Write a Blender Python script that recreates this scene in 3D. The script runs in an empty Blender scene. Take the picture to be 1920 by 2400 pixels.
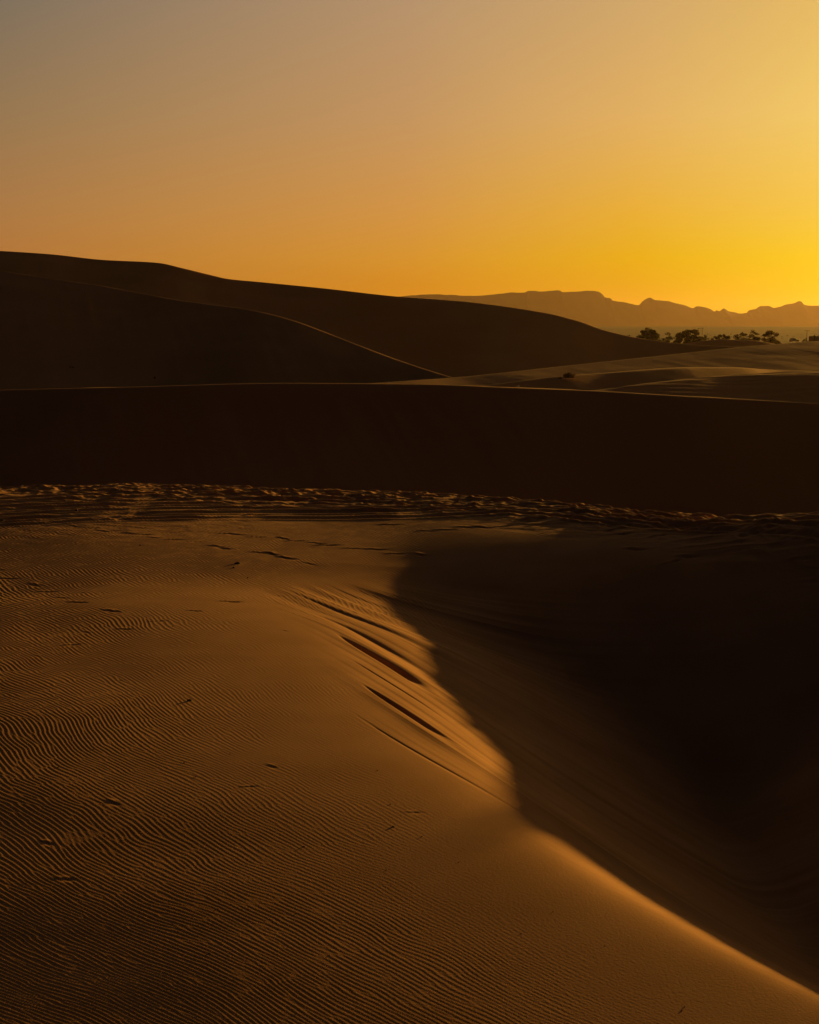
import bpy, math, random
import numpy as np
from mathutils import Vector, Matrix

scene = bpy.context.scene
COL = scene.collection
R = math.radians
random.seed(4)
RNG = np.random.RandomState(11)

# ------------------------------------------------------------------ frame of reference
# camera eye is the origin; x right, y forward, z up (metres). The plain lies 8 m lower.
F = 3297.0                      # focal length in photo pixels (1920 x 2400)
PITCH = math.atan(440.0 / F)
CP, SP = math.cos(PITCH), math.sin(PITCH)
SUN_AZ, SUN_EL = R(40.0), R(6.5)
SX, SY = math.sin(SUN_AZ), math.cos(SUN_AZ)
PLAIN = -8.0

def ray(u, v):
    xr = (u - 960.0) / F; yr = (1200.0 - v) / F
    return xr, CP + yr * SP, -SP + yr * CP

def at_y(u, v, Y):
    x, y, z = ray(u, v); s = Y / y
    return (x * s, Y, z * s)

# ------------------------------------------------------------------ numeric helpers
def pchip(xs, ys):
    xs = np.asarray(xs, float); ys = np.asarray(ys, float)
    h = np.diff(xs); d = np.diff(ys) / h
    m = np.zeros_like(xs)
    for i in range(1, len(xs) - 1):
        if d[i-1] * d[i] > 0:
            w1 = 2*h[i] + h[i-1]; w2 = h[i] + 2*h[i-1]
            m[i] = (w1 + w2) / (w1 / d[i-1] + w2 / d[i])
    m[0] = d[0]; m[-1] = d[-1]
    def f(x):
        x = np.asarray(x, float)
        i = np.clip(np.searchsorted(xs, x) - 1, 0, len(xs) - 2)
        t = (x - xs[i]) / h[i]
        lo = x < xs[0]; hi = x > xs[-1]
        tc = np.clip(t, 0, 1)
        r = ((1 + 2*tc) * (1-tc)**2 * ys[i] + tc * (1-tc)**2 * h[i] * m[i]
             + tc**2 * (3 - 2*tc) * ys[i+1] + tc**2 * (tc-1) * h[i] * m[i+1])
        r = np.where(lo, ys[0] + m[0] * (x - xs[0]), r)
        r = np.where(hi, ys[-1] + m[-1] * (x - xs[-1]), r)
        return r
    return f

_tab = RNG.rand(256, 256)
def vnoise(x, y):
    xi = np.floor(x).astype(np.int64); yi = np.floor(y).astype(np.int64)
    fx = x - xi; fy = y - yi
    fx = fx*fx*fx*(fx*(fx*6-15)+10); fy = fy*fy*fy*(fy*(fy*6-15)+10)
    a = _tab[xi & 255, yi & 255]; b = _tab[(xi+1) & 255, yi & 255]
    c = _tab[xi & 255, (yi+1) & 255]; d = _tab[(xi+1) & 255, (yi+1) & 255]
    return ((a + (b-a)*fx) * (1-fy) + (c + (d-c)*fx) * fy) * 2 - 1

def fbm(x, y, octaves=4, gain=.5, ox=0.0):
    r = 0; a = 1; s = 0
    for k in range(octaves):
        r = r + a * vnoise(x + 17.3*k + ox, y + 31.7*k - ox); s += a
        a *= gain; x = x * 2.03; y = y * 2.03
    return r / s

def smooth(e0, e1, x):
    t = np.clip((x - e0) / (e1 - e0), 0, 1); return t*t*(3-2*t)
def softp(s, w):
    return .5 * (np.sqrt(s*s + w*w) + s)
def smin(a, b, k):
    h = np.clip(.5 + .5*(b-a)/k, 0, 1)
    return b + (a-b)*h - k*h*(1-h)
def smax(a, b, k):
    return -smin(-a, -b, k)

# ------------------------------------------------------------------ object helpers
def tag(o, label=None, cat=None, group=None, kind=None):
    if label: o['label'] = label
    if cat: o['category'] = cat
    if group: o['group'] = group
    if kind: o['kind'] = kind
    return o

def link(name, me, m, parent=None, loc=None):
    o = bpy.data.objects.new(name, me); COL.objects.link(o)
    if m: me.materials.append(m)
    if parent: o.parent = parent
    if loc is not None: o.location = loc
    return o

def grid_mesh(name, X, Y, Z, mat, smooth_shade=True):
    n, m = X.shape
    co = np.stack([X, Y, Z], -1).reshape(-1, 3).astype(np.float32)
    idx = np.arange(n*m, dtype=np.int32).reshape(n, m)
    q = np.stack([idx[:-1, :-1], idx[:-1, 1:], idx[1:, 1:], idx[1:, :-1]], -1).reshape(-1)
    nf = (n-1)*(m-1)
    me = bpy.data.meshes.new(name)
    me.vertices.add(n*m); me.vertices.foreach_set('co', co.ravel())
    me.loops.add(nf*4); me.loops.foreach_set('vertex_index', q)
    me.polygons.add(nf)
    me.polygons.foreach_set('loop_start', np.arange(0, nf*4, 4, dtype=np.int32))
    me.polygons.foreach_set('loop_total', np.full(nf, 4, dtype=np.int32))
    me.polygons.foreach_set('use_smooth', np.full(nf, smooth_shade, dtype=bool))
    me.update(calc_edges=True)
    return link(name, me, mat)

class MB:
    def __init__(s): s.v = []; s.f = []
    def box(s, c, size, rz=0.0):
        x, y, z = (a/2 for a in size); b = len(s.v); ca, sa = math.cos(rz), math.sin(rz)
        for dz in (-z, z):
            for dx, dy in ((-x,-y),(x,-y),(x,y),(-x,y)):
                s.v.append((c[0]+dx*ca-dy*sa, c[1]+dx*sa+dy*ca, c[2]+dz))
        for q in ((3,2,1,0),(4,5,6,7),(0,1,5,4),(1,2,6,5),(2,3,7,6),(3,0,4,7)):
            s.f.append(tuple(b+i for i in q))
    def tube(s, pts, rad, n=7):
        pts = [Vector(p) for p in pts]; b = len(s.v)
        for i, p in enumerate(pts):
            d = (pts[min(i+1, len(pts)-1)] - pts[max(i-1, 0)]).normalized()
            a = d.orthogonal().normalized(); c = d.cross(a)
            for k in range(n):
                t = 2*math.pi*k/n
                s.v.append(tuple(p + (a*math.cos(t) + c*math.sin(t))*rad[i]))
        for i in range(len(pts)-1):
            for k in range(n):
                s.f.append((b+i*n+k, b+i*n+(k+1) % n, b+(i+1)*n+(k+1) % n, b+(i+1)*n+k))
        s.f.append(tuple(b+k for k in range(n))[::-1]); e = b+(len(pts)-1)*n
        s.f.append(tuple(e+k for k in range(n)))
    def prism(s, prof, x0, x1):
        b = len(s.v); n = len(prof)
        for x in (x0, x1):
            for (y, z) in prof: s.v.append((x, y, z))
        s.f.append(tuple(b+i for i in range(n))); s.f.append(tuple(b+n+i for i in reversed(range(n))))
        for i in range(n): s.f.append((b+i, b+n+i, b+n+(i+1) % n, b+(i+1) % n))
    def build(s, name, mat, parent=None, loc=None, shade=False):
        me = bpy.data.meshes.new(name); me.from_pydata(s.v, [], s.f); me.update()
        if shade:
            for p in me.polygons: p.use_smooth = True
        return link(name, me, mat, parent, loc)

# ------------------------------------------------------------------ materials
def newmat(name, rough=.9):
    m = bpy.data.materials.new(name); m.use_nodes = True
    nt = m.node_tree; b = nt.nodes['Principled BSDF']
    b.inputs['Roughness'].default_value = rough
    b.inputs['Specular IOR Level'].default_value = .15
    return m, nt, b

def noise_color(nt, bsdf, c1, c2, scale, detail=6, stretch=None):
    tc = nt.nodes.new('ShaderNodeTexCoord'); n = nt.nodes.new('ShaderNodeTexNoise')
    n.inputs['Scale'].default_value = scale; n.inputs['Detail'].default_value = detail
    src = tc.outputs['Object']
    if stretch:
        mp = nt.nodes.new('ShaderNodeMapping'); mp.inputs['Scale'].default_value = stretch
        nt.links.new(src, mp.inputs['Vector']); src = mp.outputs['Vector']
    nt.links.new(src, n.inputs['Vector'])
    r = nt.nodes.new('ShaderNodeValToRGB')
    r.color_ramp.elements[0].position = .35; r.color_ramp.elements[0].color = (*c1, 1)
    r.color_ramp.elements[1].position = .65; r.color_ramp.elements[1].color = (*c2, 1)
    nt.links.new(n.outputs['Fac'], r.inputs['Fac']); nt.links.new(r.outputs['Color'], bsdf.inputs['Base Color'])
    return src, n

def bump(nt, bsdf, src, scale, dist, strength=1.0, detail=3):
    n = nt.nodes.new('ShaderNodeTexNoise'); n.inputs['Scale'].default_value = scale
    n.inputs['Detail'].default_value = detail
    nt.links.new(src, n.inputs['Vector'])
    b = nt.nodes.new('ShaderNodeBump'); b.inputs['Distance'].default_value = dist
    b.inputs['Strength'].default_value = strength
    nt.links.new(n.outputs['Fac'], b.inputs['Height']); nt.links.new(b.outputs['Normal'], bsdf.inputs['Normal'])
    return b

SAND1, SAND2 = (.44, .225, .095), (.52, .275, .125)
sand_m, nt, b = newmat('rippled_sand', .95)
s, _ = noise_color(nt, b, SAND1, SAND2, .8, 8)
bump(nt, b, s, 45, .003, .6)
dune_m, nt, b = newmat('dune_sand', .95)
s, _ = noise_color(nt, b, SAND1, SAND2, .06, 8)
bump(nt, b, s, 3.0, .02, .5, 5)
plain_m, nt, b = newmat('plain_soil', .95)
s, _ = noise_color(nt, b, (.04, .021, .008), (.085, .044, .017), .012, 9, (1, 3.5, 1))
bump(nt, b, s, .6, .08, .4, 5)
rock_m, nt, b = newmat('mountain_rock', .95)
s, _ = noise_color(nt, b, (.09, .065, .06), (.14, .10, .085), .004, 9)
leaf_m, nt, b = newmat('dusty_leaf', .7)
noise_color(nt, b, (.035, .032, .010), (.085, .070, .022), .9, 4)
tl = nt.nodes.new('ShaderNodeBsdfTranslucent'); tl.inputs['Color'].default_value = (.10, .075, .02, 1)
mx = nt.nodes.new('ShaderNodeMixShader'); mx.inputs[0].default_value = .25
nt.links.new(b.outputs[0], mx.inputs[1]); nt.links.new(tl.outputs[0], mx.inputs[2])
nt.links.new(mx.outputs[0], nt.nodes['Material Output'].inputs['Surface'])
grass_m, nt, b = newmat('dry_grass', .8)
noise_color(nt, b, (.20, .15, .05), (.34, .25, .09), 4, 4)
bark_m, nt, b = newmat('bark', .9)
s, _ = noise_color(nt, b, (.06, .04, .025), (.12, .085, .055), 5, 6, (1, 1, .2)); bump(nt, b, s, 12, .01)
wood_m, nt, b = newmat('pole_wood', .85)
s, _ = noise_color(nt, b, (.07, .05, .035), (.13, .10, .07), 3, 6, (4, 4, .3))
ceram_m, nt, b = newmat('insulator_glaze', .3); b.inputs['Base Color'].default_value = (.16, .09, .06, 1)
wall_m, nt, b = newmat('mud_plaster', .9)
s, _ = noise_color(nt, b, (.13, .085, .05), (.22, .15, .09), .8, 8); bump(nt, b, s, 6, .02)
darkwood_m, nt, b = newmat('dark_door_wood', .7)
noise_color(nt, b, (.03, .02, .012), (.06, .04, .025), 3, 4)
glass_m, nt, b = newmat('vehicle_glass', .05); b.inputs['Base Color'].default_value = (.05, .05, .05, 1); b.inputs['Specular IOR Level'].default_value = .8
paint_m, nt, b = newmat('white_paint', .25); b.inputs['Base Color'].default_value = (.75, .73, .68, 1); b.inputs['Specular IOR Level'].default_value = .6
tyre_m, nt, b = newmat('tyre_rubber', .9); b.inputs['Base Color'].default_value = (.02, .02, .02, 1)
rim_m, nt, b = newmat('wheel_metal', .35); b.inputs['Base Color'].default_value = (.4, .4, .4, 1); b.inputs['Metallic'].default_value = 1
stone_m, nt, b = newmat('dark_stone', .8)
s, _ = noise_color(nt, b, (.04, .028, .02), (.10, .07, .045), 20, 5)
pale_m, nt, b = newmat('pale_stone', .6)
s, _ = noise_color(nt, b, (.70, .62, .50), (.82, .76, .66), 9, 5)

# ------------------------------------------------------------------ foreground dune height field
# brink of the slip face, in plan (y -> x), read off the photograph on the sand surface
_by = [0.5, 3.0, 6.0, 7.9, 8.9, 9.95, 11.07, 12.6, 14.0, 16.3, 18.4, 20.5, 22.3, 24.3, 27, 32, 60]
_bx = [13.5, 9.6, 6.2, 4.65, 3.86, 3.05, 2.25, 1.35, .84, .20, -.18, -.57, -1.0, -1.75, -2.6, -3.2, -3.4]
brink_x = pchip(_by, _bx)
_brink_z = pchip([0, 6, 10, 12.6, 14, 16.3, 20.5, 24.3, 30, 42, 60],
                 [-5.3, -5.12, -4.98, -4.86, -4.80, -4.74, -4.64, -4.54, -4.55, -4.60, -4.7])
_edge_y = pchip([-40, -20, -12.2, -7.0, -.7, 3.6, 6.05, 8.3, 12, 25], [43, 42.2, 41.7, 41.0, 39.0, 35.0, 32.0, 29.6, 27.5, 24])
_rim_y = pchip([-6, -1.75, 0.2, 2.4, 5.0, 7.3, 12, 30], [24.6, 26.0, 27.0, 26.9, 25.5, 24.0, 21.8, 16])
_ridge_z = pchip([0, 5, 10, 12.4, 15, 18.1, 21, 25.4, 28.5, 31.6, 35, 40], [-5.7, -5.05, -4.42, -4.14, -3.87, -3.66, -3.45, -3.06, -2.03, -1.12, -2.5, -6.5])

def macro(x, y):
    """dune body without ripples; also returns masks used to place the small relief"""
    xb = brink_x(y)
    q = x - xb
    dxb = (brink_x(y + .1) - brink_x(y - .1)) / .2
    nb = 1.0 / np.sqrt(1 + dxb*dxb)
    a = q * nb                                   # distance to the brink, + on the slip face side
    fade = 1 - .75 * smooth(20, 38, y)
    qn = softp(-a, .4)
    A = (.0060 * qn*qn / (1 + .03*qn)) * fade
    z = _brink_z(y) - A
    z = z + .064 * softp(x + 2.0, 2.5) * smooth(19, 30, y)
    z = z - .06 * np.exp(-((a + .9)/1.0)**2) * smooth(26, 22, y)*0
    z = z + .36*np.exp(-((x-9.3)/3.1)**2 - ((y-27.3)/2.4)**2)
    # roll over to the slip face, sharp in the near part and soft in the far part
    w = np.interp(y, [9, 13, 17, 20, 24, 28], [.07, .32, .80, 1.3, 2.4, 3.2])
    ma = np.interp(y, [8, 20, 24, 28], [.62, .60, .48, .30])
    pa = ma * softp(a - .4*w, w)
    rb = _rim_y(x) - y
    pb = .42 * softp(softp(rb, 4.4) - .6, .8) - .05
    drop = smin(np.maximum(pa, 0), pb, .45)
    drop = np.maximum(drop, 0)
    drop = 4.6 * (1 - np.exp(-drop/4.6 - (drop/4.6)**2*.5))
    z = z - drop
    # high dune flank just right of the frame that throws the long shadow
    xc = .31*y + 4.2
    r = np.abs(x - xc)
    zr = _ridge_z(y) - .60 * softp(r, .5)
    z = smax(z, zr, .35)
    # far edge: the plateau rolls over and falls to the hollow
    e = y - _edge_y(x)
    z = z - .5 * np.minimum(softp(e, .5), 6.0) - .02*softp(e, .5)
    z = z + .10 * fbm(x*.16, y*.16, 3) * smooth(2.0, 6.0, np.abs(a)) * smooth(0, 3, y)
    return z, a, rb, e, drop

NW = 26
_kx = (2*math.pi) * RNG.normal(1, .10, NW); _ky = (2*math.pi) * RNG.normal(0, .13, NW); _ph = RNG.rand(NW)*2*math.pi
def ripples(x, y):
    # curved coordinate whose level lines follow the ripple crests of the photograph
    gy = pchip([-5, 0, 8, 11, 14, 17, 21, 25, 29, 40, 60], [-244, -140, 30, 88, 129, 159, 188, 214, 244, 330, 490])
    wx = x + .22*fbm(x*.35, y*.35, 2, ox=3) + .05*fbm(x*1.4, y*1.1, 2, ox=9)
    wy = y + .50*fbm(x*.22, y*.22, 2, ox=5) + .12*fbm(x*.9, y*.7, 2, ox=19)
    xi = wx * np.interp(wy, [6, 10, 24, 40], [20, 18.2, 11.0, 9.4]) + gy(wy)
    et = (.75*wy - .55*wx) / .085
    re = np.zeros_like(x); im = np.zeros_like(x)
    for k in range(NW):
        t = _kx[k]*xi + _ky[k]*et + _ph[k]
        re += np.cos(t); im += np.sin(t)
    amp = np.sqrt(re*re + im*im) / math.sqrt(NW)
    c = re / math.sqrt(NW) / np.maximum(amp, 1e-3); s_ = im / math.sqrt(NW) / np.maximum(amp, 1e-3)
    prof = c + .28*(c*c - s_*s_) + .16*(2*c*s_)          # asymmetric crest
    return prof * np.minimum(1, amp*3.0) * (.9 + .2*np.tanh(amp))

_tracks = [pchip([-14, -9, -2.6, 2.2, 5, 8, 14], [33.4 + a + o*k for a, k in zip((-2.6, -1.1, 0, -.4, -3.4, -7.0, -13), (1, 1, 1, .9, .6, .42, .4))])
           for o in (0, 1.7, 3.6, 5.2)]
FOOT = []
rr = random.Random(5)
def prints(x0, y0, x1, y1, n, sc=1.0, jit=.12):
    for i in range(n):
        t = (i + rr.uniform(-.2, .2)) / n
        FOOT.append((x0 + (x1-x0)*t + rr.uniform(-jit, jit), y0 + (y1-y0)*t + rr.uniform(-jit, jit), sc*rr.uniform(.7, 1.2), rr.uniform(-.9, .3), rr.uniform(.5, 1.1)))
prints(-8.5, 32.5, -1.5, 27.5, 16); prints(-4.2, 31, 0.6, 28.6, 11); prints(-9.5, 28.5, -4.5, 22.5, 10)
prints(-2.5, 24.8, -5.6, 20.0, 6, .8); prints(-6.5, 20.5, -5.2, 15.5, 7, .8); prints(.3, 31.3, 4.0, 31.3, 8, 1.1, .2)
for i in range(16):
    yy = rr.uniform(11, 33); FOOT.append((rr.uniform(-.31*yy, brink_x(yy) - .8 + (0 if yy < 24 else 2)), yy, rr.uniform(.25, .6), rr.uniform(-.9, .1), rr.uniform(.3, .8)))
for i in range(260):
    xx = rr.uniform(-16, 13); yy = float(_edge_y(xx)) - abs(rr.gauss(0, 2.6)) - .1
    FOOT.append((xx, yy, rr.uniform(.7, 1.6), rr.uniform(-.8, .5), rr.uniform(.8, 1.5)))

def relief(x, y, a, rb, e, drop):
    z = np.zeros_like(x)
    # wind ripples on everything but the avalanche face
    smoothzone = smooth(-.2, -1.9, a + .5*fbm(x*.5, y*.5, 2, ox=40))
    behind = smooth(.4, -2.0, rb)
    m = np.maximum(np.maximum(smoothzone, behind), smooth(21.8, 24.6, y) * smooth(1.8, -.8, x)) * smooth(-3.2, -6.0, e) 
    sel = (m > .003)
    h = np.zeros_like(x)
    h[sel] = ripples(x[sel], y[sel])
    varied = .85 + .22*fbm(x*.3, y*.3, 2, ox=71) + .25*smooth(-1, -6, a)
    far = np.interp(y, [8, 14, 20, 26, 32], [.75, .9, 1.45, 2.2, 2.6])
    rightdim = 1 - .6*smooth(-1, 5, x)*smooth(20, 26, y)
    z += h * m * .00112 * varied * far * rightdim
    # avalanche streaks running down the slip face
    reach = np.interp(y, [13, 16, 19, 24], [.15, .6, 1.1, 1.2])
    sf = smooth(-reach, .1, a) * smooth(-.5, 1.0, rb)
    def streak(x, y, a): return y + .45*a - 3.0*softp(1.0 - a, .8)
    al = streak(x, y, a); along = al / 2.2
    st = (.55*vnoise(along*1.3 + 3, a*.10 + 7) + .30*vnoise(along*3.3, a*.14) + .13*vnoise(along*9, a*.2 + 4) + .06*vnoise(along*24, a*.35))
    z += st * sf * np.interp(a, [-2, -.6, 1, 3.5, 6.5], [.008, .014, .040, .070, .0]) * (1 - .85*smooth(16.5, 14, y)*smooth(1.2, .2, a))
    # scarps and soft furrows that broke out of the brink, thin at the head and widening downslope
    for (hx, hy, a0, a1, dep, wd) in ((-.9, 21.4, -.30, .70, .09, .46), (-.60, 18.5, -.45, .40, .05, .30), (-1.25, 20.9, -.5, .7, .012, .12),
                                      (-1.45, 23.2, -.35, 2.2, .055, 1.1), (-.75, 17.2, -.8, .5, .008, .16), (-1.7, 24.6, -.2, 2.2, .035, .9)):
        l0 = float(streak(0.0, hy, hx - float(brink_x(hy))))
        t = np.clip((a - a0) / (a1 - a0), 0, 1)
        l = (al - l0) / (wd * (.35 + .65*t))
        z += -dep * smooth(0, .3, t) * smooth(1, .55, t) * np.exp(-np.where(l > 0, 1.9*l, l)**2)
    # churned strip along the far edge and ruts
    wx = x + .5*fbm(x*.5, y*.5, 2, ox=33); wy = y + .25*x + .4*fbm(x*.6, y*.6, 2, ox=34)
    n1 = 1 - 2*np.sqrt(fbm(wx*.85, wy*1.5, 2, ox=13)**2 + .004)*1.6; n2 = 1 - 2*np.sqrt(fbm(wx*1.5, wy*2.3, 2, ox=23)**2 + .003)*1.6
    churn = smooth(-6.5, -1.6, e + 1.2*fbm(x*.3, y*.3, 2, ox=50)) * smooth(2.5, .5, e)
    leftmore = .55*smooth(-2, -8, x) * smooth(-13, -7, e) * smooth(24, 28, y)
    churn = np.maximum(churn, .45*leftmore)
    z += churn * (.046*n1*np.abs(n1) + .028*n2*np.abs(n2) + .02*fbm(x*5, y*6, 2))
    for k, tf in enumerate(_tracks):
        d0 = y - tf(x) - .25*fbm(x*.12, x*0+k, 2)
        for off in (0, .95):
            d = d0 - off
            rut = -.035*np.exp(-(d/.16)**2) + .022*np.exp(-((np.abs(d) - .30)/.11)**2)
            z += 1.5*rut * smooth(2, -.5, e) * (.7 + .5*vnoise(x*1.3 + k*9, d0*0 + off))
    return z

def add_prints(x, y, z, dxy):
    # each print: a pit with a small pushed-up rim, applied inside its own window only
    yv = y[:, 0]
    for (fx, fy, sc, an, dep) in FOOT:
        i0, i1 = np.searchsorted(yv, fy - .6), np.searchsorted(yv, fy + .6)
        if i1 <= i0: continue
        xs = x[(i0+i1)//2]; j0, j1 = np.searchsorted(xs, fx - .7), np.searchsorted(xs, fx + .7)
        if j1 <= j0: continue
        X = x[i0:i1, j0:j1] - fx; Y = y[i0:i1, j0:j1] - fy
        ca, sa = math.cos(an), math.sin(an)
        p = (X*ca + Y*sa) / (.13*sc); q = (-X*sa + Y*ca) / (.055*sc)
        r2 = p*p + q*q
        lump = np.exp(-((p + .9)**2 + (q - .9)**2))
        z[i0:i1, j0:j1] += dep * sc * (-.028*np.exp(-r2) + .020*lump)

def fg_height(x, y):
    X = np.array([[float(x)]]); Y = np.array([[float(y)]])
    return float(macro(X, Y)[0][0, 0])

def ground_hit(u, v, y0=5.0, y1=46.0):
    ys = np.linspace(y0, y1, 3000); rx, ry, rz = ray(u, v)
    xs = rx/ry*ys; zs = rz/ry*ys
    g = macro(xs[None, :], ys[None, :])[0][0]
    k = np.argmax(zs <= g)
    return (float(xs[k]), float(ys[k]), float(g[k]))

# fan-shaped grid: cell size grows with distance from the viewpoint
QUAL = 1.0
rows = [2.5]
while rows[-1] < 50.0:
    y = rows[-1]
    st = np.interp(y, [2.5, 7, 8.5, 14, 20, 26, 30, 42, 46, 50], [.10, .03, .013, .016, .022, .026, .022, .024, .12, .4])
    rows.append(y + st/QUAL)
rows = np.array(rows)
dense = np.linspace(-.325, .335, int(1150*QUAL))
cols = np.concatenate([np.linspace(-1.3, -.33, 110), dense, np.linspace(.34, 1.6, 140)])
Y = np.repeat(rows[:, None], len(cols), 1)
X = cols[None, :] * (Y + 1.0*0)
Z, a_, rb_, e_, dr_ = macro(X, Y)
Z = Z + relief(X, Y, a_, rb_, e_, dr_)
add_prints(X, Y, Z, None)
fg = grid_mesh('foreground_dune', X, Y, Z, sand_m)
tag(fg, 'rippled orange sand dune with a sharp brink and a dark shadowed slip face in front', 'dune', kind='structure')
del X, Y, Z, a_, rb_, e_, dr_

# ------------------------------------------------------------------ the dunes behind
CUT = [(-500, 80), (300, 76), (1000, 74), (1400, 72), (1920, 68), (2300, 66)]
_cut = pchip([at_y(u, 915, Yc)[0] for u, Yc in CUT], [Yc for u, Yc in CUT])
def dune(label, pts, near, back, w, ln, lb, x_ext, floor=-14.0, nz=.12, nscale=.08, seed=0, cols_n=420, strk=1.0, flat=None, tex=None, name='sand_dune'):
    P = [at_y(u, v, Yd) for (u, v, Yd) in pts]
    xs = [p[0] for p in P]
    zc = pchip(xs, [p[2] for p in P]); yc = pchip(xs, [p[1] for p in P])
    x = np.linspace(xs[0] - x_ext[0], xs[-1] + x_ext[1], cols_n)
    # beyond the seen ends the crest sinks gently
    zcx = zc(np.clip(x, xs[0], xs[-1])); ycx = yc(np.clip(x, xs[0], xs[-1]))
    lo = np.clip(xs[0] - x, 0, None); hi = np.clip(x - xs[-1], 0, None)
    zcx = zcx - x_ext[2]*lo - x_ext[3]*hi
    t = np.concatenate([-np.geomspace(ln, .02, 150), [0], np.geomspace(.02, lb, 80)])
    T, Xg = np.meshgrid(t, x, indexing='ij')
    nearm = near(x) if callable(near) else near
    wm = w(x) if callable(w) else w
    fw = flat(Xg) if flat else 0.0
    d = nearm * (softp(-T - fw, wm) - softp(-fw + 0*T, wm)) + back * (softp(T, wm) - wm/2)
    Zg = zcx[None, :] - d
    Yg = ycx[None, :] + T
    nn = fbm(Xg*nscale + seed, Yg*nscale, 4, ox=seed) * nz * smooth(0, 8, np.abs(T)) + nz*.12*fbm(Xg*nscale*5, Yg*nscale*5, 3, ox=seed+8)*smooth(.2, 3, np.abs(T))
    Zg = Zg + nn
    Zg = Zg + (.05*vnoise(Xg*.9 + .3*T + seed, T*.07) + .025*vnoise(Xg*2.7 + .9*T, T*.12 + seed)) * smooth(-.5, -3, T) * strk
    if tex is not None: Zg = Zg + tex(Xg, Yg, T)
    if ycx.mean() > 82: Zg = Zg - 1.2*softp(_cut(Xg) + 1.5 - Yg, .3)
    Zg = smax(Zg, np.full_like(Zg, floor) - .01*np.abs(T), 1.6)
    o = grid_mesh(name, Xg, Yg, Zg, dune_m)
    return tag(o, label, 'dune', kind='structure')

# hollow and plain: one sheet out to the horizon
def sheet():
    gx = np.concatenate([-np.geomspace(12500, 60, 60), np.linspace(-58, 58, 40), np.geomspace(60, 12500, 60)])
    gy = np.concatenate([-np.geomspace(3000, 20, 16), np.linspace(-15, 60, 26), np.geomspace(62, 250, 20), np.geomspace(255, 3400, 200), np.geomspace(3600, 12500, 12)])
    Yg, Xg = np.meshgrid(gy, gx, indexing='ij')
    Zg = np.interp(Yg, [0, 262, 300, 340, 700, 1200, 1700, 2050, 2200, 2330, 2500, 3200, 12500], [-16, -16, -12.5, -8, -7.6, -6.3, -4.7, -3.75, -3.5, -3.7, -4.6, -16, -16])
    Zg = Zg + .35*fbm(Xg*.008, Yg*.008, 3)*smooth(330, 500, Yg)*smooth(2500, 1200, Yg) + .25*fbm(Xg*.0016, Yg*.0004, 2)*smooth(500, 2000, Yg)
    # camera dune fill under the viewpoint keeps below the foreground mesh
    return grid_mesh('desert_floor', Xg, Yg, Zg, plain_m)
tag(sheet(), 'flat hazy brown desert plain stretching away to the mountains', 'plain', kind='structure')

# near dark dune across the middle
dune('long low dark dune crossing the whole view just beyond the foreground sand',
     [(-500, 935, 80), (0, 915, 78), (300, 908, 76), (700, 899, 75), (1000, 902, 74), (1200, 910, 73), (1400, 918, 72), (1600, 930, 70), (1760, 938, 69), (1920, 946, 68), (2300, 960, 66)],
     .47, .05, lambda x: np.interp(x, [-25, 0, 8, 15, 19], [.12, .16, .22, .28, .04]), 14, 26, (8, 14, .02, .05), nz=.12, nscale=.12, seed=3, strk=.7)

def rough_tex(X, Y, T):
    l = fbm(X*.25, Y*2.6, 3, ox=61)
    return .05*l*smooth(30, -2, T)*smooth(1, -1.2, T) * 1.0
dune('low dune at right with a bright sunlit crest and tracked sand in front of it',
     [(1150, 932, 79), (1400, 914, 84), (1500, 900, 86), (1600, 889, 88), (1700, 880, 90), (1800, 874, 91), (1920, 866, 93), (2300, 850, 97)],
     lambda x: np.interp(x, [5, 12, 22, 30], [.155, .155, .155, .155]), .12, lambda x: np.interp(x, [8, 16, 22, 28, 34], [.2, .3, .4, .6, .8]), 22, 20, (2, 16, .08, .05), nz=.06, nscale=.10, seed=12, tex=rough_tex, strk=.12, flat=lambda x: np.interp(x, [10, 20, 32], [.2, 2.0, 7.0]))
dune('faint low dune behind the bright crest with a thin streak of light on top',
     [(1130, 905, 103), (1250, 889, 106), (1330, 880, 108), (1400, 875, 110), (1500, 867, 112), (1600, 861, 114), (1720, 861, 116), (1800, 866, 118), (2100, 872, 122)],
     lambda x: np.interp(x, [5, 12, 16], [.23, .19, .155]), .14, lambda x: np.interp(x, [8, 16, 22, 28, 32], [.15, .25, .5, .5, .2]), 26, 16, (3, 20, .06, .04), nz=.05, nscale=.08, seed=22, strk=.1, flat=lambda x: np.interp(x, [10, 15, 22, 28, 31], [.3, .9, 2.0, 1.6, 0]))
dune('smooth brown dune rising to the right edge in front of the distant trees',
     [(860, 899, 133), (960, 892, 135), (1060, 885, 138), (1200, 871, 141), (1300, 860, 144), (1450, 844, 148), (1600, 828, 152), (1750, 812, 156), (1840, 805, 158), (1920, 799, 160), (2300, 790, 170)],
     .10, .14, .3, 52, 34, (6, 30, .05, .03), nz=.14, nscale=.05, seed=31, strk=.18)
dune('dark dune on the left with a thin glowing crest sloping down to the right',
     [(-400, 600, 200), (-150, 622, 196), (0, 635, 190), (110, 652, 186), (220, 667, 183), (320, 685, 180), (420, 704, 176), (520, 717, 172), (600, 729, 168), (680, 749, 164), (750, 774, 160), (850, 813, 154), (950, 850, 148), (1060, 885, 140), (1160, 912, 134)],
     lambda x: np.interp(x, [-50, -10, 5], [.30, .34, .30]), .12, lambda x: np.interp(x, [-50, -20, 0], [.15, .35, .6]) * (.8 + .4*np.sin(x*.7)*np.sin(x*.23)), 62, 50, (20, 4, .02, .15), nz=.55, nscale=.035, seed=43, strk=.35)
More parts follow.
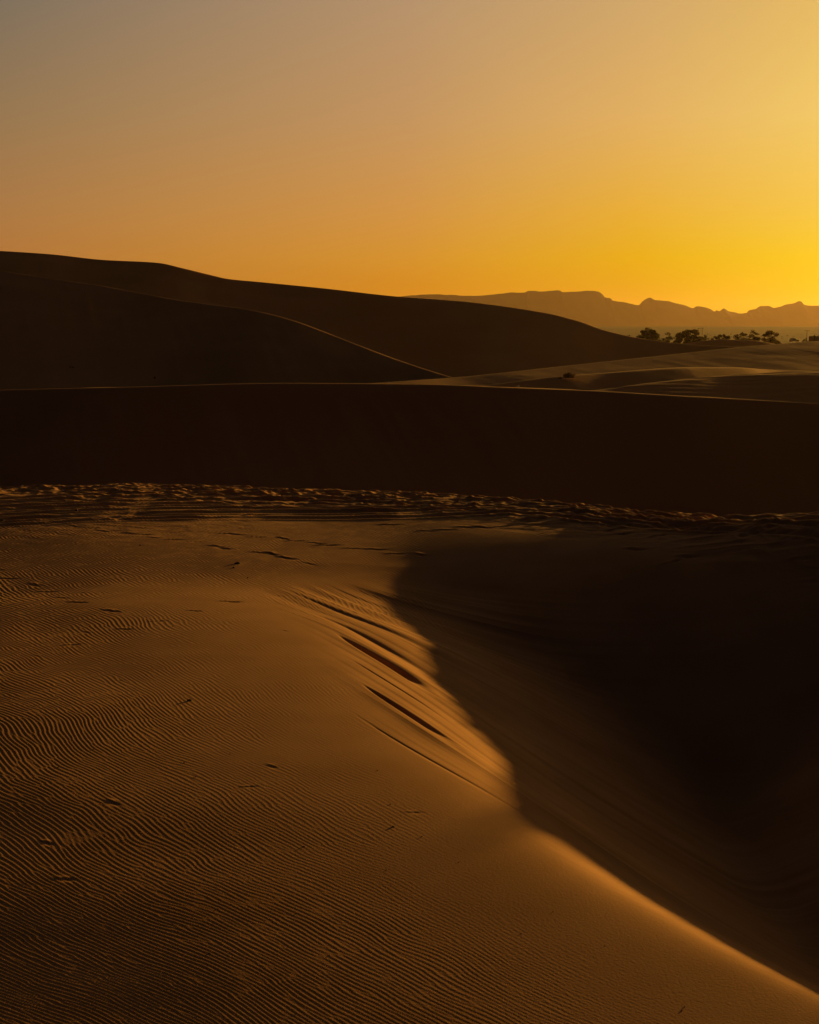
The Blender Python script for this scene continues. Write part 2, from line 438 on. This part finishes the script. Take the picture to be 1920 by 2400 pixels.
dune('tall dark dune on the far left horizon tapering down to the right',
     [(-500, 560, 330), (-200, 578, 325), (0, 588, 320), (120, 596, 318), (240, 609, 316), (370, 616, 314), (430, 629, 312), (500, 646, 311), (530, 653, 310), (620, 662, 310), (760, 676, 308), (930, 695, 305), (1100, 708, 302), (1200, 721, 300), (1290, 736, 298), (1360, 754, 296), (1420, 775, 294), (1500, 793, 292), (1600, 806, 290), (1700, 812, 288), (1800, 816, 286), (1900, 824, 284)],
     lambda x: np.interp(x, [-100, 20, 60], [.32, .36, .50]), .16, .8, 90, 60, (60, 20, .02, .05), nz=.9, nscale=.022, seed=57, strk=.4)
dune('small low dune under the right hand trees',
     [(1540, 822, 330), (1600, 807, 330), (1650, 799, 330), (1690, 796, 330), (1740, 797, 330), (1790, 801, 330), (1840, 811, 330), (1900, 822, 330)],
     .28, .12, .8, 30, 30, (8, 8, .3, .3), floor=-9.0, nz=.2, nscale=.05, seed=66, cols_n=200)

# ------------------------------------------------------------------ mountains
def mountain(label, pts, dist, depth, seed, rough=1.0):
    P = [(r_[0]/r_[1]*dist, r_[2]/r_[1]*dist) for r_ in (ray(u, v) for u, v in pts)]
    zc = pchip([p[0] for p in P], [p[1] for p in P])
    x = np.linspace(P[0][0], P[-1][0], 1100)
    t = np.linspace(-1, 1, 71)
    T, Xg = np.meshgrid(t, x, indexing='ij')
    Yg = dist + T*depth + 60*fbm(Xg*.002, Xg*0, 2, ox=seed)[0:1]
    top = zc(Xg) - (PLAIN - 9)
    prof = (1 - np.abs(T))**1.15
    ridg = 1 - np.abs(fbm(Xg*.0045, Yg*.0022, 4, ox=seed))*2.2
    body = prof*(1 + .55*(ridg - .6)*smooth(.0, .35, np.abs(T))*rough)
    body = np.minimum(body, np.where(np.abs(T) < .02, 1, 1 - np.abs(T)*.8))
    Zg = PLAIN - 9 + top*np.clip(body, 0, 1)
    Zg = Zg + 2.2*fbm(Xg*.03, Xg*0 + Yg*.004, 3, ox=seed)*(np.abs(T) < .03) * smooth(5, 40, top)
    o = grid_mesh('mountain_range', Xg, Yg, Zg, rock_m, True)
    return tag(o, label, 'mountains', kind='structure')
mountain('hazy brown flat topped mountain range along the horizon at right',
    [(300, 766), (600, 740), (800, 702), (930, 695), (1020, 690), (1100, 693), (1150, 691), (1200, 686), (1229, 686), (1238, 682), (1270, 683), (1310, 681), (1318, 685), (1340, 684), (1380, 682), (1400, 684), (1413, 693), (1416, 697), (1430, 700), (1434, 705), (1460, 708), (1478, 713), (1494, 715), (1503, 706), (1519, 698), (1533, 704), (1560, 706), (1580, 710), (1598, 714), (1612, 719), (1624, 722), (1632, 718), (1650, 720), (1668, 725), (1678, 730), (1681, 727), (1688, 729), (1698, 723), (1710, 729), (1728, 733), (1734, 735), (1754, 733), (1758, 728), (1774, 724), (1788, 717), (1806, 717), (1818, 721), (1832, 719), (1846, 713), (1864, 710), (1874, 706), (1880, 707), (1886, 714), (1902, 717), (1920, 717), (2000, 712), (2100, 722), (2250, 716), (2500, 735), (2800, 760)],
    6500, 300, 7, .22)

# ------------------------------------------------------------------ trees and bushes
def crown_mesh(W, H, z0, seed, clumps, per, leaf, lean=0.0, flat=.75, holes=.0):
    rg = np.random.RandomState(seed); cs = []
    for k in range(clumps):
        an = rg.rand()*2*math.pi; rad = math.sqrt(rg.rand())
        hz = rg.rand()**1.35
        env = math.sqrt(max(.03, 1 - hz**2.6))
        cs.append((math.cos(an)*rad*W/2*env*.80 + lean*hz, math.sin(an)*rad*W/2*env*.7, z0 + (H - z0)*(.08 + .86*hz), rg.uniform(.45, 1.0)*min(W, H*1.1)*.20))
    n = clumps*per
    C = np.array([cs[i % clumps] for i in range(n)])
    d = rg.normal(size=(n, 3)); d /= np.linalg.norm(d, axis=1)[:, None]
    c = C[:, :3] + d*(C[:, 3] * rg.rand(n)**.45)[:, None]*np.array([1.25, 1.0, flat])
    c[:, 2] = np.maximum(c[:, 2], .05)
    a = rg.normal(size=(n, 3)); a /= np.linalg.norm(a, axis=1)[:, None]
    b = np.cross(a, rg.normal(size=(n, 3))); b /= np.linalg.norm(b, axis=1)[:, None]
    L = leaf*rg.uniform(.6, 1.5, n)[:, None]
    v = np.stack([c - a*L, c + b*L*.38, c + a*L, c - b*L*.38], 1).reshape(-1, 3)
    me = bpy.data.meshes.new('crown')
    me.from_pydata(v.tolist(), [], [(4*i, 4*i+1, 4*i+2, 4*i+3) for i in range(n)]); me.update()
    return me, cs

def plant(kind, label, cat, loc, W, H, seed, clumps=16, per=110, leaf=.16, trunk_h=.25, lean=0, group=None, base=.03):
    root = bpy.data.objects.new(kind, None); COL.objects.link(root); root.location = loc
    root.rotation_euler = (0, 0, 0)
    tag(root, label, cat, group)
    me, cs = crown_mesh(W, H, H*base if trunk_h < .15 else H*trunk_h, seed, clumps, per, leaf, lean)
    link('crown', me, leaf_m, root)
    rg = random.Random(seed); m = MB()
    r0 = .035*H + .03
    m.tube([(0, 0, -.5), (.02*H, 0, H*.12), (lean*.2, .02*H, H*max(.22, trunk_h))], [r0*1.25, r0, r0*.75], 8)
    base = Vector((lean*.2, .02*H, H*max(.20, trunk_h*.95)))
    for c in cs[:max(6, clumps//2)]:
        e = Vector(c[:3]); mid = base.lerp(e, .5) + Vector((rg.uniform(-.06, .06)*W, rg.uniform(-.06, .06)*W, .06*H))
        m.tube([base, mid, e], [r0*.5, r0*.3, r0*.1], 5)
    m.build('trunk', bark_m, root, shade=True)
    return root

def ground_at(u, vbase, Yd, z=None):
    p = at_y(u, vbase, Yd); return p

# u centre, top row, width px, base row, distance
def place(kind, label, cat, u, vt, wpx, Yd, vb, **kw):
    base = at_y(u, vb, Yd); top = at_y(u, vt, Yd)
    return plant(kind, label, cat, base, wpx*(1.18 if Yd > 300 else 1)/F*Yd, top[2]-base[2], **kw)
G = 'trees and bushes on the plain behind the dunes'
place('desert_tree', 'largest dark round bush left of all the trees on the plain', 'tree', 1516, 770, 78, 420, 812, seed=1, clumps=46, per=170, leaf=.24, trunk_h=.04, group=G)
place('desert_shrub', 'tiny dark shrub peeping over the dune left of the biggest bush', 'shrub', 1470, 783, 30, 400, 796, seed=2, clumps=10, per=60, leaf=.12, trunk_h=.08, group=G)
place('desert_tree', 'small thin bush between the two big dark bushes', 'tree', 1569, 780, 32, 420, 812, seed=3, clumps=18, per=70, leaf=.2, trunk_h=.05, group=G)
place('desert_tree', 'wide dark bush right of the thin bush and below the twin poles', 'tree', 1617, 773, 74, 425, 812, seed=4, clumps=44, per=170, leaf=.24, trunk_h=.04, group=G)
place('desert_shrub', 'low loose shrub trailing off the right side of the wide dark bush', 'shrub', 1652, 785, 32, 425, 812, seed=14, clumps=16, per=60, leaf=.16, trunk_h=.08, group=G)
place('desert_shrub', 'low spreading bush on the small dune with its dense side at left', 'shrub', 1692, 784, 54, 400, 804, seed=5, clumps=26, per=90, leaf=.2, trunk_h=.05, group=G)
place('desert_tree', 'small sparse tree right of the low spreading bush', 'tree', 1736, 778, 38, 410, 806, seed=6, clumps=20, per=60, leaf=.2, trunk_h=.08, group=G)
place('desert_tree', 'slender sparse tree standing upright, middle of the three right hand trees', 'tree', 1766, 775, 36, 410, 808, seed=7, clumps=22, per=70, leaf=.2, trunk_h=.12, group=G)
place('desert_tree', 'broad loose tree, the last large one before the open plain', 'tree', 1804, 776, 54, 405, 812, seed=8, clumps=34, per=80, leaf=.22, trunk_h=.08, lean=.4, group=G)
place('desert_shrub', 'small shrub at the foot of the crossarm pole', 'shrub', 1888, 793, 14, 380, 808, seed=9, clumps=8, per=50, leaf=.13, trunk_h=.1, group=G)
place('desert_shrub', 'tiny upright shrub between the crossarm pole and the dark building', 'shrub', 1899, 787, 9, 370, 808, seed=10, clumps=6, per=40, leaf=.11, trunk_h=.3, group=G)

def scrub():
    rg = np.random.RandomState(91); vs = []; fs = []
    for k in range(300):
        Yd = 430*(1000/430)**rg.rand(); X0 = Yd*rg.uniform(.10, .36)
        h = rg.uniform(.25, .9); z0 = float(np.interp(Yd, [340, 700, 1200, 1700], [-8, -7.6, -6.3, -4.7]))
        for j in range(14):
            c = np.array([X0, Yd, z0 + .1]) + rg.normal(size=3)*np.array([h*.7, h*.7, h*.35]); c[2] = max(c[2], z0)
            a = rg.normal(size=3)*h*.28; b = rg.normal(size=3)*h*.16; n0 = len(vs)
            vs += [tuple(c-a), tuple(c+b), tuple(c+a), tuple(c-b)]; fs.append((n0, n0+1, n0+2, n0+3))
    me = bpy.data.meshes.new('scrub'); me.from_pydata(vs, [], fs); me.update()
    tag(link('scrub', me, leaf_m), 'sparse low scrub dotting the plain beyond the trees', 'scrub', kind='stuff')
scrub()
def blades(name, label, cat, loc, W, H, n, seed, mat, group=None):
    rg = random.Random(seed); vs = []; fs = []
    for i in range(n):
        an = rg.uniform(0, 6.283); r = rg.random()**.6*W*.32; x, y = math.cos(an)*r, math.sin(an)*r*.6
        h = H*rg.uniform(.45, 1)*(1 - .5*r/(W*.32)); tx = x + math.cos(an)*rg.uniform(.05, .25)*W*.6; ty = y + math.sin(an)*rg.uniform(.05, .25)*W
        wv = W*.008 + .004; b = len(vs); px, py = -math.sin(an + rg.uniform(-1, 1))*wv, math.cos(an)*wv
        vs += [(x-px, y-py, -.05), (x+px, y+py, -.05), ((x+tx)/2+px*.8, (y+ty)/2+py*.8, h*.65), ((x+tx)/2-px*.8, (y+ty)/2-py*.8, h*.65), (tx, ty, h)]
        fs += [(b, b+1, b+2, b+3), (b+3, b+2, b+4)]
    me = bpy.data.meshes.new(name); me.from_pydata(vs, [], fs); me.update()
    o = link(name, me, mat, None, loc); return tag(o, label, cat, group)
place('desert_shrub', 'larger dark shrub low on the shaded face of the left dune', 'shrub', 166, 857, 24, 152, 866, seed=21, clumps=7, per=50, leaf=.05, trunk_h=.05)
place('desert_shrub', 'smaller dark shrub low on the left dune just above the near crest', 'shrub', 362, 881, 14, 148.5, 888, seed=22, clumps=5, per=40, leaf=.04, trunk_h=.05)
p = at_y(1334, 884, 106); blades('grass_tuft', 'larger grass tuft on the brown dune left of the thin streak of light', 'grass tuft', p, 1.3, .55, 300, 3, grass_m)
p = at_y(1313, 887, 105); blades('grass_tuft', 'little dry grass tuft left of the larger tuft on the brown dune', 'grass tuft', p, .5, .22, 90, 4, grass_m)

# ------------------------------------------------------------------ poles, building, vehicle
def T_pole():
    Yd = 600; base = at_y(1890.5, 808, Yd); top = at_y(1890.5, 774.5, Yd); H = top[2]-base[2]
    r = bpy.data.objects.new('utility_pole', None); COL.objects.link(r); r.location = base
    tag(r, 'single utility pole with one crossarm standing left of the dark building', 'utility pole')
    m = MB(); m.tube([(0, 0, -.6), (0, 0, H)], [.16, .11], 8); m.build('pole', wood_m, r)
    m = MB(); m.box((0, -.14, H-.12), (2.1, .12, .14)); ca = m.build('crossarm', wood_m, r)
    for x in (-.95, 0, .95):
        m = MB(); m.tube([(x, -.14, H-.05), (x, -.14, H+.06), (x, -.14, H+.12), (x, -.14, H+.22)], [.04, .08, .05, .07], 8); m.build('insulator', ceram_m, ca)
T_pole()
def H_pole():
    Yd = 900; base = at_y(1641, 812, Yd); top = at_y(1641, 768, Yd); H = top[2]-base[2]
    r = bpy.data.objects.new('utility_pole', None); COL.objects.link(r); r.location = base
    tag(r, 'faint pair of utility poles joined by a crossarm above the wide dark bush', 'utility pole')
    for x in (-1.15, 1.15):
        m = MB(); m.tube([(x, 0, -.6), (x, 0, H)], [.17, .12], 8); m.build('pole', wood_m, r)
    m = MB(); m.box((0, -.2, H-.5), (4.0, .14, .18)); ca = m.build('crossarm', wood_m, r)
    m = MB(); m.tube([(-1.15, .16, H-3.6), (1.15, .16, H-1.4)], [.06, .06], 6); m.build('brace', wood_m, r)
    for x in (-1.8, 0, 1.8):
        m = MB(); m.tube([(x, -.2, H-.42), (x, -.2, H-.26), (x, -.2, H-.18), (x, -.2, H-.05)], [.04, .09, .05, .08], 8); m.build('insulator', ceram_m, ca)
H_pole()

def building():
    Yd = 350; x0, _, zt = at_y(1902, 788, Yd); zb = PLAIN - .6; L = 7.5; D = 4.5
    r = bpy.data.objects.new('flat_roofed_building', None); COL.objects.link(r); r.location = (x0 + L/2, Yd, zb)
    tag(r, 'dark flat roofed building with short posts along its roof at the right edge', 'building')
    H = zt - zb
    m = MB(); dx, ww = -2.2, .55      # front wall built round the door and window openings
    th = .25
    def seg(a, b, z0, z1): m.box(((a+b)/2, -D/2 + th/2, (z0+z1)/2), (b-a, th, z1-z0))
    seg(-L/2, dx-.5, 0, H); seg(dx-.5, dx+.5, 2.7, H); seg(dx+.5, .4, 0, H); seg(.4, 1.6, 0, 1.6); seg(.4, 1.6, 2.7, H); seg(1.6, L/2, 0, H)
    m.box((0, D/2-th/2, H/2), (L, th, H)); m.box((-L/2+th/2, 0, H/2), (th, D-2*th, H)); m.box((L/2-th/2, 0, H/2), (th, D-2*th, H))
    m.build('wall', wall_m, r)
    m = MB(); m.box((0, 0, H-.35), (L-2*th-.01, D-2*th-.01, .2)); m.build('roof', wall_m, r)
    for k in range(7):
        m = MB(); x = -L/2 + .16 + k*(L-.32)/6
        m.box((x, -D/2+.16, H+.14), (.22, .22, .28)); m.prism([(-D/2+.05, H+.28), (-D/2+.27, H+.28), (-D/2+.16, H+.40)], x-.11, x+.11)
        m.build('roof_post', wall_m, r)
    m = MB(); m.box((dx, -D/2+.14, 1.35), (.98, .08, 2.68)); d = m.build('door', darkwood_m, r)
    m = MB(); m.box((dx+.36, -D/2+.07, 1.2), (.05, .06, .18)); m.build('handle', rim_m, d)
    m = MB(); m.box((1.0, -D/2+.16, 2.15), (1.18, .04, 1.08)); wn = m.build('window', glass_m, r)
    m = MB()
    for a, b, c, d2 in ((.44, 2.15, .08, 1.08), (1.56, 2.15, .08, 1.08), (1.0, 2.15, .06, 1.08)): m.box((a, -D/2+.09, b), (c, .08, d2))
    m.build('frame', darkwood_m, wn)
building()

def vehicle():
    Yd = 640; base = at_y(1862, 800.5, Yd); r = bpy.data.objects.new('parked_car', None); COL.objects.link(r)
    r.location = (base[0], Yd, PLAIN + .05); r.rotation_euler = (0, 0, R(72))
    tag(r, 'tiny white car glinting on the open plain right of the trees', 'car')
    m = MB()
    prof = [(-.0, .35), (.0, .35)]
    pr = [(-2.2, .40), (-2.2, .95), (-2.05, 1.05), (-1.0, 1.12), (-.55, 1.70), (1.55, 1.74), (2.1, 1.15), (2.2, 1.0), (2.2, .40)]
    b = len(m.v)
    m.prism([(y, z) for y, z in pr], -.88, .88)
    body = m.build('body', paint_m, r); md = body.modifiers.new('bevel', 'BEVEL'); md.width = .07; md.segments = 3
    for n_, a in (('windscreen', [(-1.02, 1.16), (-.60, 1.66)]), ('rear_window', [(2.06, 1.20), (1.60, 1.68)])):
        (y0, z0), (y1, z1) = a; s_ = -1 if n_ == 'windscreen' else 1
        me = MB(); me.prism([(y0, z0), (y1, z1), (y1 + s_*.02, z1+.012), (y0 + s_*.02, z0+.012)], -.74, .74); me.build(n_, glass_m, r)
    for sx in (-1, 1):
        me = MB(); me.prism([(-.85, 1.18), (-.5, 1.62), (1.4, 1.64), (1.75, 1.2)], sx*.875, sx*.892); me.build('side_window', glass_m, r)
        for y in (-1.4, 1.35):
            w = MB(); w.tube([(sx*.72, y, .36), (sx*.93, y, .36)], [.36, .36], 20); wh = w.build('wheel', tyre_m, r)
            w = MB(); w.tube([(sx*.90, y, .36), (sx*.945, y, .36)], [.22, .20], 14); w.build('rim', rim_m, wh)
        h = MB(); h.box((sx*.62, -2.22, .85), (.32, .05, .16)); h.build('headlight', glass_m, r)
vehicle()

# ------------------------------------------------------------------ stones and debris
def stone_mesh(seed, r=1.0, squash=.6):
    import bmesh
    bm = bmesh.new(); bmesh.ops.create_icosphere(bm, subdivisions=2, radius=r); rg = random.Random(seed)
    dirs = [(Vector((rg.gauss(0, 1), rg.gauss(0, 1), rg.gauss(0, 1))).normalized(), rg.uniform(.55, .95)) for _ in range(9)]
    for v in bm.verts:
        for d, c in dirs:
            k = v.co.dot(d)
            if k > c*r: v.co -= d*(k - c*r)
        v.co.z *= squash; v.co.x *= 1.3
    me = bpy.data.meshes.new('stone'); bm.to_mesh(me); bm.free(); return me
sm = [stone_mesh(i) for i in range(5)]
for me in sm: me.materials.append(stone_m)
def stone(u, v, px, label, i, name='pebble', group=None):
    x, y, z = ground_hit(u, v); o = bpy.data.objects.new(name, sm[i % 5]); COL.objects.link(o)
    s_ = px/F*math.hypot(y, z)/2.4; o.scale = (s_,)*3; o.location = (x, y, z + s_*.25); o.rotation_euler = (0, 0, i*1.7)
    tag(o, label, 'stone', group)
stone(556, 1322, 14, 'largest dark stone on the upper rippled slope above the ridge', 0, 'stone')
stone(548, 1331, 8, 'smaller dark stone just below the largest one on the upper slope', 1, 'stone')
stone(444, 1643, 12, 'lone dark stone on the rippled flank left of the slip face', 2, 'stone')
stone(922, 1939, 7, 'lone dark pebble on smooth sand left of the lower brink', 3, 'stone')
stone(712, 1985, 6, 'dark pebble in the rippled middle of the lower slope', 4, 'stone')
stone(180, 1197, 11, 'dark stone beside the tyre tracks near the far sand edge at left', 1, 'stone')
stone(6, 1222, 12, 'dark stone cut by the left edge of the photo near the tyre tracks', 4, 'stone')
rg = random.Random(77)
for i in range(34):
    while True:
        u = rg.uniform(20, 1900); v = rg.uniform(1250, 2390)
        x, y, z = ground_hit(u, v)
        if x < float(brink_x(y)) - .5: break
    stone(u, v, rg.uniform(2.6, 4.8), 'tiny dark pebble scattered on the rippled foreground sand', i, 'pebble', 'tiny pebbles scattered over the foreground sand')

def face_stone(u, v, Yd, size, label, me_mat, cat, name):
    me = stone_mesh(hash(label) % 97 if False else len(label), 1.0, .55); me.materials.append(me_mat)
    x, y, z = at_y(u, v, Yd); o = bpy.data.objects.new(name, me); COL.objects.link(o); o.location = (x, y, z); o.scale = (size,)*3
    tag(o, label, cat)
face_stone(1213, 905, 76.0, .085, 'small pale stone glinting just behind the crest of the near dark dune', pale_m, 'stone', 'pale_stone')

# ------------------------------------------------------------------ haze
def haze():
    m = MB(); m.box((0, 4500, 90), (27000, 17500, 216)); m.v = m.v
    mat = bpy.data.materials.new('haze_air'); mat.use_nodes = True; nt = mat.node_tree; nt.nodes.clear()
    out = nt.nodes.new('ShaderNodeOutputMaterial'); v = nt.nodes.new('ShaderNodeVolumePrincipled')
    v.inputs['Color'].default_value = (.92, .66, .44, 1); v.inputs['Density'].default_value = 4.2e-5
    v.inputs['Anisotropy'].default_value = .70
    nt.links.new(v.outputs[0], out.inputs['Volume'])
    o = m.build('haze', mat); tag(o, 'thin golden haze filling the air over dunes and plain', 'haze', kind='stuff')
haze()

# ------------------------------------------------------------------ sky
def lin(c): return tuple(((x/255)/12.92 if x/255 <= .04045 else ((x/255+.055)/1.055)**2.4) for x in c)
w = bpy.data.worlds.new('World'); scene.world = w; w.use_nodes = True
nt = w.node_tree; N = nt.nodes; Lk = nt.links; bg = N['Background']
tc = N.new('ShaderNodeTexCoord'); sep = N.new('ShaderNodeSeparateXYZ'); Lk.new(tc.outputs['Generated'], sep.inputs[0])
def M(op, a, b=None, clamp=False):
    n = N.new('ShaderNodeMath'); n.operation = op; n.use_clamp = clamp
    for i, s_ in enumerate((a, b)):
        if s_ is None: continue
        if isinstance(s_, (int, float)): n.inputs[i].default_value = s_
        else: Lk.new(s_, n.inputs[i])
    return n.outputs[0]
el = M('MULTIPLY', M('ARCSINE', sep.outputs['Z']), 180/math.pi)       # elevation in degrees
az = M('MULTIPLY', M('ARCTAN2', sep.outputs['X'], sep.outputs['Y']), 180/math.pi)
dz = M('ABSOLUTE', M('SUBTRACT', az, math.degrees(SUN_AZ)))
dz = M('MINIMUM', dz, M('SUBTRACT', 360, dz))                         # degrees of azimuth away from the sun
elf = M('DIVIDE', el, 40.0, True)
def ramp(stops):
    r = N.new('ShaderNodeValToRGB'); e = r.color_ramp; Lk.new(elf, r.inputs[0]); e.interpolation = 'B_SPLINE' if False else 'EASE' if False else 'LINEAR'
    while len(e.elements) < len(stops): e.elements.new(.5)
    for k, (p, c) in enumerate(stops):
        e.elements[k].position = p/40.0; e.elements[k].color = (*lin(c), 1)
    return r.outputs[0]
# colour against elevation at four azimuths, measured from the sun
rR = ramp([(0, (232, 186, 0)), (1.5, (232, 194, 0)), (2.6, (232, 197, 22)), (4.5, (234, 193, 72)), (8, (234, 197, 104)), (13, (222, 180, 98)), (22, (130, 108, 75)), (40, (26, 27, 30))])
rC2 = ramp([(0, (218, 147, 0)), (1.5, (222, 161, 0)), (2.6, (225, 170, 6)), (4.5, (227, 172, 54)), (8, (222, 174, 98)), (13, (203, 164, 108)), (22, (112, 96, 72)), (40, (25, 26, 29))])
rC = ramp([(0, (208, 130, 10)), (1.5, (211, 135, 22)), (2.6, (212, 145, 44)), (4.5, (208, 147, 70)), (8, (194, 148, 96)), (13, (178, 145, 110)), (22, (86, 78, 68)), (40, (22, 24, 28))])
rL = ramp([(0, (176, 112, 50)), (2.6, (179, 118, 60)), (4.5, (168, 120, 71)), (8, (145, 117, 82)), (13, (112, 106, 94)), (22, (64, 62, 60)), (40, (19, 21, 25))])
rD = ramp([(0, (24, 23, 26)), (8, (24, 24, 28)), (22, (18, 21, 27)), (40, (11, 15, 22))])
def mix(f, a, b):
    n = N.new('ShaderNodeMix'); n.data_type = 'RGBA'; Lk.new(f, n.inputs[0]); Lk.new(a, n.inputs[6]); Lk.new(b, n.inputs[7]); return n.outputs[2]
def mr(a0, a1):
    n = N.new('ShaderNodeMapRange'); n.interpolation_type = 'SMOOTHSTEP' if False else 'LINEAR'; Lk.new(dz, n.inputs[0]); n.inputs[1].default_value = a0; n.inputs[2].default_value = a1
    return n.outputs[0]
c = mix(mr(24, 31), rR, rC2); c = mix(mr(31, 40), c, rC); c = mix(mr(40, 57), c, rL); c = mix(mr(57, 76), c, rD)
sky = N.new('ShaderNodeTexSky'); sky.sky_type = 'NISHITA'; sky.sun_disc = False
sky.sun_elevation = SUN_EL; sky.sun_rotation = SUN_AZ; sky.dust_density = 4; sky.air_density = 1.5
mul = N.new('ShaderNodeVectorMath'); mul.operation = 'SCALE'; Lk.new(sky.outputs[0], mul.inputs[0]); mul.inputs['Scale'].default_value = .0004
add = N.new('ShaderNodeVectorMath'); Lk.new(c, add.inputs[0]); Lk.new(mul.outputs[0], add.inputs[1])
Lk.new(add.outputs[0], bg.inputs['Color']); bg.inputs['Strength'].default_value = 1.0

# ------------------------------------------------------------------ sun, camera, render
sun = bpy.data.lights.new('sun', 'SUN'); sun.energy = 5.0; sun.angle = R(1.0); sun.color = (1.0, .53, .09)
so = bpy.data.objects.new('sun', sun); COL.objects.link(so)
d = Vector((SX*math.cos(SUN_EL), SY*math.cos(SUN_EL), math.sin(SUN_EL)))
so.rotation_euler = d.to_track_quat('Z', 'Y').to_euler()
cam = bpy.data.cameras.new('camera'); cam.sensor_fit = 'VERTICAL'; cam.sensor_height = 24
cam.lens = 24*F/2400; cam.clip_start = .1; cam.clip_end = 30000
co = bpy.data.objects.new('camera', cam); COL.objects.link(co); co.rotation_euler = (math.pi/2 - PITCH, 0, 0)
scene.camera = co
scene.view_settings.view_transform = 'Standard'; scene.view_settings.look = 'None'
scene.view_settings.exposure = 0; scene.view_settings.gamma = 1
scene.render.engine = 'CYCLES'
scene.cycles.use_denoising = True
scene.cycles.max_bounces = 5; scene.cycles.diffuse_bounces = 3; scene.cycles.volume_bounces = 0
